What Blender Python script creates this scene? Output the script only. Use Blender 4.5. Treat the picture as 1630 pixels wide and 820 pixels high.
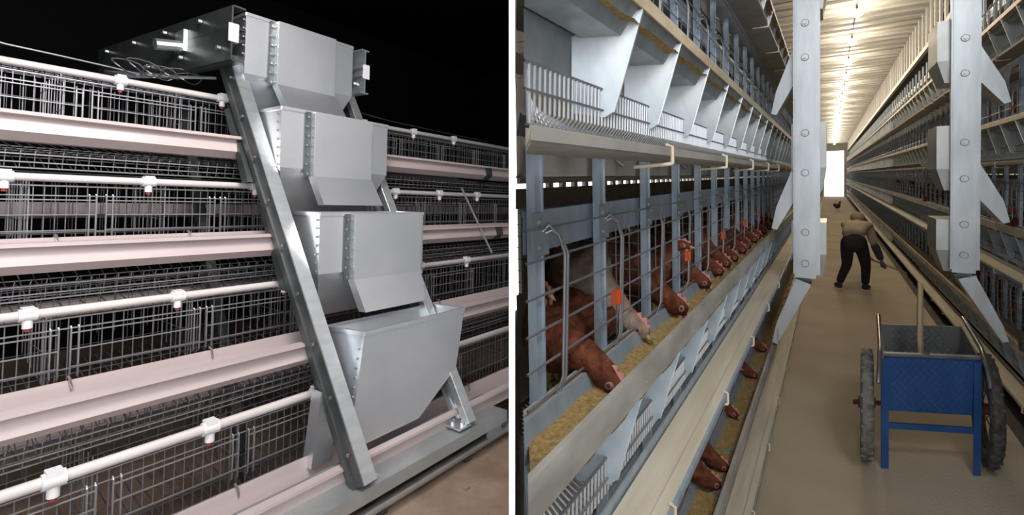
import bpy, bmesh, math, random
from math import sin, cos, pi, tan, atan, radians as R
from mathutils import Matrix, Vector, Euler
random.seed(7)
SC = bpy.context.scene
for o in list(bpy.data.objects): bpy.data.objects.remove(o)

# ------------------------------------------------------------------ camera
CAMZ = 1.6
cam = bpy.data.cameras.new('camera')
cam.sensor_width = 36; cam.lens = 770 / 1630 * 36
cam.shift_y = -105 / 1630; cam.clip_start = .02; cam.clip_end = 200
co = bpy.data.objects.new('camera', cam); SC.collection.objects.link(co)
co.location = (0, 0, CAMZ); co.rotation_euler = (pi / 2, 0, 0)
SC.camera = co
# ------------------------------------------------------------------ sky + exposure
W = bpy.data.worlds.new('overcast_sky'); SC.world = W; W.use_nodes = True
bg = W.node_tree.nodes['Background']
bg.inputs[0].default_value = (.90, .95, 1, 1); bg.inputs[1].default_value = 2.7
SC.view_settings.view_transform = 'Standard'; SC.view_settings.look = 'None'
SC.view_settings.gamma = 1; SC.view_settings.use_curve_mapping = False
SC.view_settings.exposure = 0.0

# ------------------------------------------------------------------ halls: two aisles at an angle to one another
class Hall:
    def __init__(s, heading, slope, scale):
        s.t = heading; s.a = slope; s.s = scale
        s.M = Matrix.Translation((0, 0, CAMZ)) @ Matrix.Rotation(-heading, 4, 'Z') @ Matrix.Rotation(slope, 4, 'X')
    def ycut(s, X, Z=0, e=.012):              # where the line (X, Z) meets the partition between the halls
        return (e / s.s - X * cos(s.t) + sin(s.a) * sin(s.t) * Z) / (sin(s.t) * cos(s.a))
    def xcut(s, Y, Z=0, e=.012):
        return (e / s.s - Y * sin(s.t) * cos(s.a) + sin(s.a) * sin(s.t) * Z) / cos(s.t)
LH = Hall(R(35.783), R(-1.871), 1.6)          # hall on the left: cage rows stepped like stairs
RH = Hall(R(33.259), R(1.742), 1.0)           # hall on the right: straight stacked rows

def lamp(name, kind, loc, power, color, size=.5, rot=None, sizey=None):
    l = bpy.data.lights.new(name, kind); l.energy = power; l.color = color
    if kind == 'AREA':
        l.size = size
        if sizey: l.shape = 'RECTANGLE'; l.size_y = sizey
    else: l.shadow_soft_size = size
    o = bpy.data.objects.new(name, l); SC.collection.objects.link(o); o.location = loc
    if rot: o.rotation_euler = rot
    return o
lamp('fill_light', 'AREA', (-.46, 1.25, 3.5), 80, (1, .96, .95), .5, (R(8), R(32), 0), 1.2)  # added fill light, brightens the divider mirrored in the hoppers
lamp('fill_light', 'AREA', (-.55, .0, 3.4), 10, (1, .95, .93), .8, (R(38), R(-8), 0), .5)  # added fill light over the left cages, unseen
lamp('fill_light', 'AREA', (1.3, -.3, 3.4), 48, (.93, .97, 1), 1.2, (R(35), R(12), 0), .8)  # added fill light for the right hall, unseen

# ------------------------------------------------------------------ materials
def mat(name, col, rough=.5, metal=0., col2=None, nscale=8, bump=0., bscale=40, emit=None, stretch=None, detail=4, spec=None, voro=False, lo=.35, hi=.65):
    m = bpy.data.materials.new(name); m.use_nodes = True; nt = m.node_tree; b = nt.nodes['Principled BSDF']
    b.inputs['Base Color'].default_value = (*col, 1); b.inputs['Roughness'].default_value = rough; b.inputs['Metallic'].default_value = metal
    if spec is not None: b.inputs['Specular IOR Level'].default_value = spec
    tc = nt.nodes.new('ShaderNodeTexCoord'); mp = nt.nodes.new('ShaderNodeMapping')
    if stretch: mp.inputs['Scale'].default_value = stretch
    nt.links.new(tc.outputs['Object'], mp.inputs[0])
    if col2:
        n = nt.nodes.new('ShaderNodeTexVoronoi' if voro else 'ShaderNodeTexNoise'); n.inputs['Scale'].default_value = nscale
        nt.links.new(mp.outputs[0], n.inputs['Vector'])
        if not voro: n.inputs['Detail'].default_value = detail
        r = nt.nodes.new('ShaderNodeValToRGB'); r.color_ramp.elements[0].color = (*col, 1); r.color_ramp.elements[1].color = (*col2, 1)
        r.color_ramp.elements[0].position = lo; r.color_ramp.elements[1].position = hi
        nt.links.new(n.outputs['Color' if voro else 'Fac'], r.inputs[0]); nt.links.new(r.outputs[0], b.inputs['Base Color'])
    if bump:
        n2 = nt.nodes.new('ShaderNodeTexNoise'); n2.inputs['Scale'].default_value = bscale; n2.inputs['Detail'].default_value = 5
        nt.links.new(mp.outputs[0], n2.inputs['Vector'])
        bp = nt.nodes.new('ShaderNodeBump'); bp.inputs['Strength'].default_value = bump; bp.inputs['Distance'].default_value = .01
        nt.links.new(n2.outputs['Fac'], bp.inputs['Height']); nt.links.new(bp.outputs[0], b.inputs['Normal'])
    if emit:
        b.inputs['Emission Color'].default_value = (*emit[0], 1); b.inputs['Emission Strength'].default_value = emit[1]
    return m
M = {}
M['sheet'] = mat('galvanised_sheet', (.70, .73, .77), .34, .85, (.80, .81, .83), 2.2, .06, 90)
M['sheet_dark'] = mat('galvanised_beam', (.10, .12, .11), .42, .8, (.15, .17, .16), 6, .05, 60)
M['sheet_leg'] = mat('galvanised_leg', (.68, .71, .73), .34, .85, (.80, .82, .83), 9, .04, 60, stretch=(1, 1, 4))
M['sheet_web'] = mat('shaded_zinc_web', (.12, .13, .13), .42, .8, (.17, .18, .18), 5, .05, 60)  # side turned from the light: shade put into the colour
M['channel'] = mat('dusty_galvanised_channel', (.46, .50, .50), .45, .7, (.58, .60, .60), 5, .05, 60)
M['pvc_trough'] = mat('pale_pvc', (.52, .425, .41), .42, 0, (.60, .505, .49), 3, 0, 40, stretch=(3, .4, 3))
M['pvc_pipe'] = mat('white_pvc_pipe', (.66, .60, .58), .35, 0, (.72, .66, .64), 3)
M['white_plastic'] = mat('white_plastic', (.82, .80, .80), .4)
M['red_plastic'] = mat('red_plastic', (.42, .05, .06), .4)
M['orange_plastic'] = mat('orange_plastic', (.62, .10, .025), .45, 0, (.52, .09, .03), 20)
M['wire'] = mat('galvanised_wire', (.46, .45, .47), .38, .8)
M['wire_dim'] = mat('dull_wire', (.26, .25, .27), .45, .7)
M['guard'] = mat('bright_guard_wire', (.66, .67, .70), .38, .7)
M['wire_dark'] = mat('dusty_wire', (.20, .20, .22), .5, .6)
M['rubber'] = mat('black_rubber', (.035, .033, .03), .75, 0, (.10, .095, .085), 30, .3, 80)
M['rubber_dusty'] = mat('dusty_grey_rubber', (.12, .115, .105), .8, 0, (.24, .22, .20), 25, .3, 80)
M['black'] = mat('unlit_black', (.006, .007, .006), .9, 0, spec=.05)  # darkness of the unlit left hall put into the colour
M['dirt'] = mat('brown_earth', (.22, .145, .10), .9, 0, (.33, .24, .18), 4, .6, 25, detail=8)
M['concrete'] = mat('dusty_concrete', (.46, .37, .26), .85, 0, (.57, .475, .35), 1.3, .25, 60, detail=9)
M['post'] = mat('blue_grey_zinc_post', (.38, .44, .51), .45, .45, (.48, .54, .61), 30, .03, 60, stretch=(1, 1, .3))
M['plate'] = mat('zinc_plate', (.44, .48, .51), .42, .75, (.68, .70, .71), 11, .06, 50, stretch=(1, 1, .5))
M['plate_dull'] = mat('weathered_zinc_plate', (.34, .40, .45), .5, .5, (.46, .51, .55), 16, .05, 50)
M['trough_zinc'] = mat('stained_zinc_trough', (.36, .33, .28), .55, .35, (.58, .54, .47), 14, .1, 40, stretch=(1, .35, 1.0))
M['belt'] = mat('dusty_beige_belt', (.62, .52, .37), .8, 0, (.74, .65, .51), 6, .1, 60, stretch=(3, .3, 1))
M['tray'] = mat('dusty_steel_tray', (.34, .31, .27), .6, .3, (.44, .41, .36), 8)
M['gold'] = mat('sunlit_dusty_lip', (.46, .37, .23), .5, .3, (.60, .50, .35), 20)  # sunlit gold of the upper lips put into the colour
M['feed'] = mat('yellow_feed_meal', (.30, .18, .055), .95, 0, (.48, .32, .12), 90, .9, 120, detail=8)
M['row_shade'] = mat('shade_under_row', (.05, .043, .035), .8, 0, (.09, .075, .06), 3)  # shade below the right row put into the colour
M['blue'] = mat('blue_paint', (.018, .065, .20), .40, 0, (.028, .09, .26), 5, .08, 30)
M['blue_worn'] = mat('rubbed_blue_paint', (.03, .095, .25), .35, .1, (.09, .15, .31), 9)
M['steel_worn'] = mat('worn_dark_steel', (.15, .145, .14), .5, .5, (.26, .25, .24), 7, .15, 40)
M['chrome'] = mat('worn_bright_tube', (.55, .52, .48), .28, .9, (.40, .36, .32), 14)
M['wood'] = mat('worn_wood', (.36, .26, .16), .65, 0, (.48, .36, .23), 6, .1, 40, stretch=(8, 8, .6))
M['rust'] = mat('rusty_hub', (.16, .05, .04), .7, .2, (.25, .10, .07), 20)
M['bolt'] = mat('bolt_steel', (.45, .45, .45), .35, .9)
M['post_bright'] = mat('bright_zinc_column', (.50, .52, .54), .42, .7, (.60, .62, .635), 7, .04, 50, stretch=(2, 2, .5))
M['box_shade'] = mat('zinc_hopper_box', (.46, .46, .44), .42, .7, (.56, .56, .54), 6)
M['batten'] = mat('pale_roof_batten', (.60, .585, .55), .55, .2, (.70, .68, .64), 5)
M['roof'] = mat('dark_roof_sheet', (.10, .09, .075), .8, 0, (.14, .125, .10), 3)  # kept dark for contrast with the battens
M['wallmat'] = mat('pale_shed_wall', (.40, .38, .34), .8, 0, (.48, .45, .40), 2)
M['partition'] = mat('plain_white', (.80, .80, .80), .6)
M['hen'] = mat('red_brown_feathers', (.075, .020, .010), .75, 0, (.19, .058, .026), 34, .7, 60, stretch=(1.6, .7, 1.2), detail=6, spec=.2)
M['hen_dark'] = mat('dark_brown_feathers', (.055, .028, .02), .8, 0, (.14, .07, .045), 30, .7, 60, stretch=(1.6, .7, 1.2), detail=6, spec=.2)
M['hen_pale'] = mat('buff_and_white_feathers', (.20, .10, .055), .8, 0, (.58, .52, .45), 9, .6, 60, spec=.2)
M['comb'] = mat('red_comb', (.50, .15, .11), .6, 0, (.58, .25, .18), 40)
M['face'] = mat('pink_skin', (.34, .16, .12), .65)
M['beak'] = mat('horn_beak', (.45, .32, .18), .5)
M['eye'] = mat('dark_eye', (.02, .012, .008), .15)
M['shank'] = mat('yellow_shank', (.5, .36, .12), .6)
M['bulb'] = mat('glowing_bulb', (1, .8, .5), .3, emit=((1, .84, .56), 40))
M['skin'] = mat('tan_skin', (.42, .25, .17), .6)
M['shirt'] = mat('beige_work_shirt', (.46, .37, .28), .85, 0, (.52, .43, .33), 12, .2, 30)
M['trousers'] = mat('black_trousers', (.012, .012, .016), .85, 0, (.02, .02, .026), 12)
M['sleeve'] = mat('dark_blue_sleeve', (.045, .045, .085), .8)
M['glove'] = mat('blue_glove', (.12, .13, .27), .8)
M['cap'] = mat('beige_cap', (.42, .33, .24), .85)
M['shoe'] = mat('dark_shoe', (.02, .02, .022), .7)
M['glass'] = mat('frosted_glass', (.75, .82, .9), .4)
M['hair'] = mat('dark_hair', (.02, .015, .012), .7)

# ------------------------------------------------------------------ object helpers
def link(o): SC.collection.objects.link(o); return o
class Root:
    """a thing's empty, set at a point of a hall"""
    shear = 0
    def __init__(s, name, label, cat, hall, loc, group=None, rot=None):
        o = bpy.data.objects.new(name, None); link(o); o.empty_display_size = .05
        s.o = o; s.h = hall; s.loc = Vector(loc); s.local = rot is not None
        o.matrix_world = hall.M @ Matrix.Translation(s.loc * hall.s) @ (rot if rot is not None else Matrix())
        o['label'] = label; o['category'] = cat
        if group: o['group'] = group
class MB:
    def __init__(s): s.v = []; s.f = []
    def add(s, vs, fs):
        n = len(s.v); s.v += [tuple(v) for v in vs]; s.f += [tuple(i + n for i in f) for f in fs]; return s
    def hexa(s, p):                                  # 8 points: bottom ring 0-3, top ring 4-7
        return s.add(p, [(3, 2, 1, 0), (4, 5, 6, 7), (0, 1, 5, 4), (1, 2, 6, 5), (2, 3, 7, 6), (3, 0, 4, 7)])
    def box(s, a, b):
        (x0, y0, z0), (x1, y1, z1) = a, b
        return s.hexa([(x0, y0, z0), (x1, y0, z0), (x1, y1, z0), (x0, y1, z0), (x0, y0, z1), (x1, y0, z1), (x1, y1, z1), (x0, y1, z1)])
    def bar(s, p, q, wd, w, h):                      # rectangular bar p->q, width w along wd, height h across
        p = Vector(p); q = Vector(q); t = (q - p).normalized(); wd = Vector(wd); wd = (wd - t * wd.dot(t)).normalized(); hd = t.cross(wd)
        a = wd * w / 2; c = hd * h / 2
        return s.hexa([p - a - c, p + a - c, p + a + c, p - a + c, q - a - c, q + a - c, q + a + c, q - a + c])
    def tube(s, pts, r, n=4, cap=False, up=None):
        pts = [Vector(p) for p in pts]; rings = []
        rr = r if isinstance(r, (list, tuple)) else [r] * len(pts)
        for i, p in enumerate(pts):
            t = (pts[min(i + 1, len(pts) - 1)] - pts[max(i - 1, 0)]).normalized()
            u = Vector((0, 0, 1)) if abs(t.z) < .9 else Vector((0, 1, 0))
            a = t.cross(u).normalized(); c = a.cross(t)
            rings.append([p + (a * cos(2 * pi * k / n + pi / n) + c * sin(2 * pi * k / n + pi / n)) * rr[i] for k in range(n)])
        vs = [v for g in rings for v in g]; fs = []
        for i in range(len(pts) - 1):
            for k in range(n):
                fs.append((i * n + k, i * n + (k + 1) % n, (i + 1) * n + (k + 1) % n, (i + 1) * n + k))
        if cap: fs += [tuple(range(n))[::-1], tuple(range((len(pts) - 1) * n, len(pts) * n))]
        return s.add(vs, fs)
    def poly(s, pts, d):                             # flat polygon thickened by the vector d
        n = len(pts); d = Vector(d); a = [Vector(p) for p in pts]
        return s.add(a + [p + d for p in a], [tuple(range(n))[::-1], tuple(range(n, 2 * n))] + [(i, (i + 1) % n, n + (i + 1) % n, n + i) for i in range(n)])
    def sweep(s, prof, y0, y1, cap=True):            # profile of (X, Z) run along Y, ends may be mitred by functions
        n = len(prof); Y = lambda y, x, z: y(x, z) if callable(y) else y
        vs = [(x, Y(y0, x, z), z) for x, z in prof] + [(x, Y(y1, x, z), z) for x, z in prof]
        fs = [(i, (i + 1) % n, n + (i + 1) % n, n + i) for i in range(n)]
        if cap: fs += [tuple(range(n))[::-1], tuple(range(n, 2 * n))]
        return s.add(vs, fs)
    def ball(s, c, r, nu=8, nv=6, sc=(1, 1, 1)):
        c = Vector(c); vs = [c + Vector((0, 0, r * sc[2]))]
        for j in range(1, nv):
            for i in range(nu):
                a = pi * j / nv; b = 2 * pi * i / nu
                vs.append(c + Vector((r * sc[0] * sin(a) * cos(b), r * sc[1] * sin(a) * sin(b), r * sc[2] * cos(a))))
        vs.append(c - Vector((0, 0, r * sc[2]))); fs = []
        for i in range(nu): fs.append((0, 1 + i, 1 + (i + 1) % nu))
        for j in range(nv - 2):
            for i in range(nu):
                a = 1 + j * nu + i; b = 1 + j * nu + (i + 1) % nu
                fs.append((a, a + nu, b + nu, b))
        for i in range(nu): fs.append((len(vs) - 1, 1 + (nv - 2) * nu + (i + 1) % nu, 1 + (nv - 2) * nu + i))
        return s.add(vs, fs)
    def build(s, name, m, parent=None, smooth=False, kind=None, hall=None, label=None):
        """one mesh object. parent: a Root, or (Root, part object) for a sub-part; hall: top-level in hall coordinates"""
        root = parent[0] if isinstance(parent, tuple) else parent
        vs = s.v
        if root is not None and not root.local: vs = [(Vector(v) - root.loc) * root.h.s for v in vs]
        elif root is not None and root.shear: vs = [(x + root.shear * y, y, z) for x, y, z in vs]
        elif root is None and hall: vs = [Vector(v) * hall.s for v in vs]
        me = bpy.data.meshes.new(name); me.from_pydata([tuple(v) for v in vs], [], s.f)
        me.materials.append(M[m] if isinstance(m, str) else m)
        bm = bmesh.new(); bm.from_mesh(me); bmesh.ops.recalc_face_normals(bm, faces=bm.faces); bm.to_mesh(me); bm.free()
        if smooth:
            me.shade_smooth()
            if smooth is not True: me.set_sharp_from_angle(angle=R(smooth))
        o = link(bpy.data.objects.new(name, me))
        if isinstance(parent, tuple): o.parent = parent[1]
        elif root is not None: o.parent = root.o
        elif hall: o.matrix_world = hall.M.copy()
        if kind: o['kind'] = kind
        if label: o['label'] = label
        return o
def share(name, me, parent, mat4, label=None):       # another object on an existing mesh
    o = link(bpy.data.objects.new(name, me)); o.parent = parent; o.matrix_local = mat4
    if label: o['label'] = label
    return o
def tag(o, label, cat, group=None):
    o['label'] = label; o['category'] = cat
    if group: o['group'] = group
    return o
def clip_poly(pts, hall, side):                      # keep the hall's own side of the partition
    g = lambda p: side * ((hall.M @ (Vector(p) * hall.s)).x) - .012
    out = []
    for i, p in enumerate(pts):
        q = pts[(i + 1) % len(pts)]; a, b = g(p), g(q)
        if a >= 0: out.append(Vector(p))
        if (a >= 0) != (b >= 0): out.append(Vector(p).lerp(Vector(q), a / (a - b)))
    return out
def rect(x0, y0, x1, y1, z): return [(x0, y0, z), (x1, y0, z), (x1, y1, z), (x0, y1, z)]
ORD = ['first', 'second', 'third', 'fourth', 'fifth', 'sixth', 'seventh', 'eighth', 'ninth', 'tenth', 'eleventh', 'twelfth', 'thirteenth', 'fourteenth', 'fifteenth', 'sixteenth', 'seventeenth', 'eighteenth', 'nineteenth', 'twentieth', 'twenty-first', 'twenty-second']

# ================================================================== STRUCTURE
m = MB(); m.box((-.0065 / 2, .5, -.8), (.0065 / 2, 26, 6.2)); m.build('added_divider', 'partition', kind='structure')  # divider added to keep the light of the two halls apart
# left hall shell (dark)
m = MB(); m.poly(clip_poly(rect(-4.25, -1.6, 2, 5.05, -1.0), LH, -1), (0, 0, -.05)); m.build('floor', 'dirt', kind='structure', hall=LH)
m = MB(); m.poly(clip_poly(rect(-4.25, -1.2, 2, 5.05, 1.75), LH, -1), (0, 0, .05)); m.build('ceiling', 'black', kind='structure', hall=LH)
m = MB(); m.poly([(-4.2, -1.2, -1), (-4.2, 5.05, -1), (-4.2, 5.05, 1.75), (-4.2, -1.2, 1.75)], (-.05, 0, 0)); m.build('wall_left', 'black', kind='structure', hall=LH)
m = MB(); m.poly([(-4.25, 5, -1), (LH.xcut(5, 0, -.05), 5, -1), (LH.xcut(5, 0, -.05), 5, 1.75), (-4.25, 5, 1.75)], (0, .05, 0)); m.build('wall_far', 'black', kind='structure', hall=LH)
m = MB(); m.poly([(-4.2, -1.2, -1), (-.9, -1.2, -1), (-.9, -1.2, 1.75), (-4.2, -1.2, 1.75)], (0, -.05, 0)); m.build('light_block', 'black', kind='structure', hall=LH)  # unseen wall added to hold light off the left cages
# right hall shell
FZ = -1.6; CZ = 2.24; YE = 41
m = MB(); m.poly(clip_poly(rect(-3.2, -1.5, 3.2, YE, FZ), RH, 1), (0, 0, -.08)); m.build('floor', 'concrete', kind='structure', hall=RH)
rf = MB(); rf.poly(clip_poly(rect(-3.2, .3, 3.2, YE, CZ), RH, 1), (0, 0, .04)); roof = rf.build('ceiling', 'roof', kind='structure', hall=RH)
bm_ = MB(); bm_.box((-1.15, -.07, -.06), (1.15, .07, .06)); bme = None
for i in range(128):
    y = 2.6 + i * .3
    if bme is None: o = bm_.build('batten', 'batten', None); bme = o.data; o.parent = roof; o.matrix_local = Matrix.Translation((.12, y, CZ - .06))
    else: share('batten', bme, roof, Matrix.Translation((.12, y, CZ - .06)))
y0 = RH.ycut(-3.2)
lw = MB()
y0 = RH.ycut(-3.25, 0, .06)
lw.box((-3.25, y0, FZ), (-3.2, YE, -.16)); lw.box((-3.25, y0, -.06), (-3.2, YE, CZ)); wl = lw.build('wall_left', 'wallmat', kind='structure', hall=RH)
mu = MB(); mu.box((-.03, -.06, -.16), (.03, .06, -.06)); mume = None
for i in range(90):
    mt = Matrix.Translation((-3.225, y0 + .4 + i * .39, 0))
    if mume is None: o = mu.build('window_post', 'wallmat'); mume = o.data; o.parent = wl; o.matrix_local = mt
    else: share('window_post', mume, wl, mt)
rw = MB(); rw.box((3.2, -1.5, FZ), (3.25, YE, -.16)); rw.box((3.2, -1.5, -.06), (3.25, YE, CZ)); wr = rw.build('wall_right', 'wallmat', kind='structure', hall=RH)
for i in range(108):
    share('window_post', mume, wr, Matrix.Translation((3.225, -.8 + i * .39, 0)))
fw = MB(); dx0, dx1, dz = -.30, .86, 1.62
fw.box((-3.2, YE, FZ), (dx0, YE + .1, CZ)); fw.box((dx1, YE, FZ), (3.2, YE + .1, CZ)); fw.box((dx0, YE, dz), (dx1, YE + .1, CZ)); fw.build('wall_far', 'wallmat', kind='structure', hall=RH)
fr = MB(); fr.box((dx0 - .05, YE - .03, FZ), (dx0, YE, dz)); fr.box((dx1, YE - .03, FZ), (dx1 + .05, YE, dz)); fr.box((dx0 - .05, YE - .03, dz), (dx1 + .05, YE, dz + .06)); fr.build('door_1', 'wallmat', kind='structure', hall=RH)
m = MB(); m.poly(rect(-8, YE + .1, 8, YE + 40, FZ), (0, 0, -.05)); m.build('ground_outside', 'partition', kind='structure', hall=RH)  # white colour carries the sunlit brightness of the ground
gu = MB(); gu.poly(rect(.94, -1.0, 2.9, YE, FZ + .004), (0, 0, -.02)); gu.build('shade_strip', 'row_shade', kind='structure', hall=RH)  # dark strip paints the shade under the right row
# hanging wall slats between the right row's top and the roof
st = MB(); st.box((-.012, -.035, 1.62), (.012, .035, CZ - .11)); sme = None
for i in range(120):
    mt = Matrix.Translation((1.06, 3.6 + i * .31, 0))
    if sme is None:
        rail = MB(); rail.box((1.05, 1.5, 1.60), (1.09, YE, 1.66)); ra = rail.build('trim_1', 'batten', kind='structure', hall=RH)
        o = st.build('slat', 'batten'); sme = o.data; o.parent = ra; o.matrix_local = mt
    else: share('slat', sme, ra, mt)

# ================================================================== LEFT HALL: stepped cage rows
TN = ['top', 'second highest', 'second lowest', 'lowest']
Y0L = -.25
cutL = lambda x, z=0: LH.ycut(x, z, -.014)
drink = {1: [.22, .547, .872, 1.22, 1.545, 1.886, 2.22, 2.612], 2: [.255, .58, .92, 1.26, 1.603, 1.911, 2.231], 3: [.281, .606, .94, 1.27, 1.601, 1.93, 2.273], 4: [.304, .63, .96, 1.29, 1.63, 1.962]}
for k in range(1, 5):
    D = -(1.5 + .189 * (4 - k)); H = -.645 + .3475 * (4 - k); tn = TN[k - 1]
    ye = cutL(D + .16, H)
    # water pipe with drinkers
    r = Root('water_pipe', 'white water pipe with drinkers along the %s tier of cages in the left hall' % tn, 'pipe', LH, (D, .5, H))
    n = 10; rr = .0135 if k == 4 else .0115; prof = [(D + .012 + rr * cos(2 * pi * i / n), H + rr * sin(2 * pi * i / n)) for i in range(n)]
    MB().sweep(prof, Y0L, cutL).build('pipe', 'pvc_pipe', r, 40)
    for y in drink[k]:
        if y > ye - .05: continue
        m = MB(); q = .8 if k == 4 else .68; m.tube([(D + .012, y - .026 * q, H), (D + .012, y + .026 * q, H)], .023 * q, 12, True)
        m.tube([(D + .012, y, H - .005), (D + .012, y, H - .048 * q)], .0155 * q, 10, True); m.box((D - .003, y - .018 * q, H + .008), (D + .027, y + .018 * q, H + .028 * q))
        t = m.build('nipple_drinker', 'white_plastic', r, 40)
        MB().tube([(D + .012, y, H - .048 * q), (D + .012, y, H - .06 * q)], .009 * q, 8, True).build('nipple', 'red_plastic', (r, t))
    # trough
    r = Root('feed_trough', 'long pale pinkish feed trough along the %s tier of cages in the left hall' % tn, 'trough', LH, (D + .15, .5, H - .21))
    P = lambda *q: [(D + a, H + b) for a, b in q]
    prof = P((.075, -.165), (.088, -.245), (.183, -.248), (.214, -.224), (.203, -.190), (.200, -.180), (.224, -.178), (.224, -.168), (.194, -.168), (.196, -.190), (.206, -.220), (.180, -.242), (.095, -.239), (.081, -.165))
    MB().sweep(prof, Y0L, cutL).build('trough_channel', 'pvc_trough', r, 30)
    js = {1: [2.30], 2: [2.17], 3: [1.1], 4: []}[k]
    for y in js:
        prof2 = P((.214, -.172), (.2105, -.185), (.2175, -.222), (.186, -.2515), (.150, -.2515), (.150, -.248), (.183, -.247), (.214, -.224), (.203, -.19), (.2, -.178))
        MB().sweep(prof2, y, y + .055).build('joint_strap', 'sheet_dark', r)
    hk = [y for y in (.35, .675, 1.0, 1.33, 1.66) if y < ye - .1]
    for y in hk:
        MB().tube([(D + .07, y, H - .158), (D + .085, y, H - .160), (D + .088, y + .004, H - .186)], .0035, 5).build('hook', 'wire', r)
    # cage tier
    r = Root('battery_cage', 'wire battery cages of the %s stepped tier in the left hall' % tn, 'cage', LH, (D - .2, .5, H - .26))
    m = MB(); y = Y0L
    i = 0
    while y < cutL(D) - .01:
        thick = .0017
        m.tube([(D - .02, y, H - .006), (D, y, H - .02), (D, y, H - .205), (D + .004, y, H - .235)], thick, 4); y += .0235; i += 1
    m.build('front_wires', 'wire_dim', r, kind='stuff')
    m = MB()
    for z, rr in ((-.022, .0026), (-.05, .0022), (-.155, .0026), (-.205, .002)):
        m.tube([(D + .003, Y0L, H + z), (D + .003, cutL(D), H + z)], rr, 5)
    m.build('front_rails', 'wire', r)
    # sliding doors
    for j, y in enumerate((.145, .475, .80, 1.13, 1.46, 1.79, 2.12, 2.45)):
        if y + .3 > cutL(D) - .02: break
        w = .29 if k != 4 else .28; m = MB(); x = D + .009; ys = y - (.06 if k == 4 else .11 if k == 3 else 0)
        for yy in (ys, ys + .016, ys + w, ys + w + .016):
            m.tube([(x - .006, yy, H - .045), (x, yy, H - .05), (x, yy, H - .172), (x - .006, yy, H - .178)], .0026, 5)
        for z in (-.062, -.105, -.15):
            m.tube([(x, ys, H + z), (x, ys + w + .016, H + z)], .0022, 5)
        m.build('sliding_door', 'wire', r)
    # side partitions: dense upright wires going back
    for j in range(11):
        y = -.02 + j * .326 + {1: .10, 2: .0, 3: .02, 4: .08}[k]
        if y > cutL(D) - .03: break
        m = MB(); nx = 9
        for a in range(nx):
            x = D - .004 - a * .038
            m.tube([(x, y, H + .0 - a * .0), (x, y, H - .215 + a * .006)], .0023 if a < 2 else .0016, 4)
        for z in (-.03, -.12): m.tube([(D, y, H + z), (D - .31, y, H + z)], .0016, 4)
        m.build('partition', 'wire', r)
    m = MB()                                                     # second mesh at the back of the row
    y = Y0L
    while y < cutL(D - .34) - .01:
        m.tube([(D - .34, y, H + .02), (D - .34, y, H - .19)], .0016, 4); y += .038
    for z in (.01, -.05, -.12, -.18): m.tube([(D - .34, Y0L, H + z), (D - .34, cutL(D - .34), H + z)], .0018, 4)
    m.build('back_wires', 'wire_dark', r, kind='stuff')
    # egg tray: sloping floor with a turned-up lattice lip
    m = MB(); y = Y0L
    while y < cutL(D + .17) - .01:
        m.tube([(D - .33, y, H - .215), (D, y, H - .268), (D + .125, y, H - .322), (D + .152, y, H - .318), (D + .160, y, H - .276), (D + .156, y + .004, H - .266)], .0017, 4); y += .030
    m.build('egg_tray_wires', 'wire_dim', r, kind='stuff')
    m = MB()
    for a, z, rr in ((.162, -.282, .0024), (.158, -.304, .0022), (.15, -.320, .0024), (.11, -.318, .0018), (.07, -.300, .0018), (.03, -.283, .0018), (-.02, -.268, .0018), (-.08, -.258, .0016), (-.15, -.247, .0016), (-.23, -.234, .0016)):
        m.tube([(D + a, Y0L, H + z), (D + a, cutL(D + a), H + z)], rr, 5)
    m.build('egg_tray_rails', 'wire', r)
    m = MB(); y = Y0L                                            # open wire roof
    while y < cutL(D) - .01:
        m.tube([(D - .01, y, H - .008), (D - .36, y, H + .03)], .0014, 4); y += .047
    for a in (.05, .12, .19, .26, .33): m.tube([(D - a, Y0L, H - .005 + a * .1), (D - a, cutL(D - a), H - .005 + a * .1)], .0016, 4)
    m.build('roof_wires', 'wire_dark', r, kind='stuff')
    # trough and pipe of the cages behind (the other face of the row)
    r = Root('rear_trough', 'dim pinkish trough seen through the %s tier of wires in the left hall' % tn, 'trough', LH, (D - .7, .5, H - .1))
    MB().sweep([(D - .55, H - .075), (D - .555, H - .12), (D - .60, H - .135), (D - .61, H - .075)], Y0L, cutL).build('trough_channel', 'pvc_trough', r)
    m = MB(); y = Y0L
    while y < cutL(D - .5) - .02:
        m.tube([(D - .52, y, H + .02), (D - .52, y, H - .19)], .0014, 4); y += .05
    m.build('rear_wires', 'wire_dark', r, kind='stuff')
# brace rods
r = Root('brace_rod', 'thin pale diagonal brace rod across the cages right of the hoppers', 'rod', LH, (-1.7, 2.0, -.1))
MB().tube([(-1.80, 2.017, .084), (-1.58, 2.02, -.26)], .006, 6, True).build('rod', 'wire', r)
# frame posts deep in the row
for i, y in enumerate((.05, .86, 1.62)):
    r = Root('rack_post', '%s dark sloping rack post behind the stepped cages, counted from the left' % ORD[i], 'post', LH, (-1.9, y, -1.0))
    MB().bar((-1.72, y, -1.0), (-2.42, y, .42), (0, 1, 0), .035, .03).build('post', 'sheet_dark', r)
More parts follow.
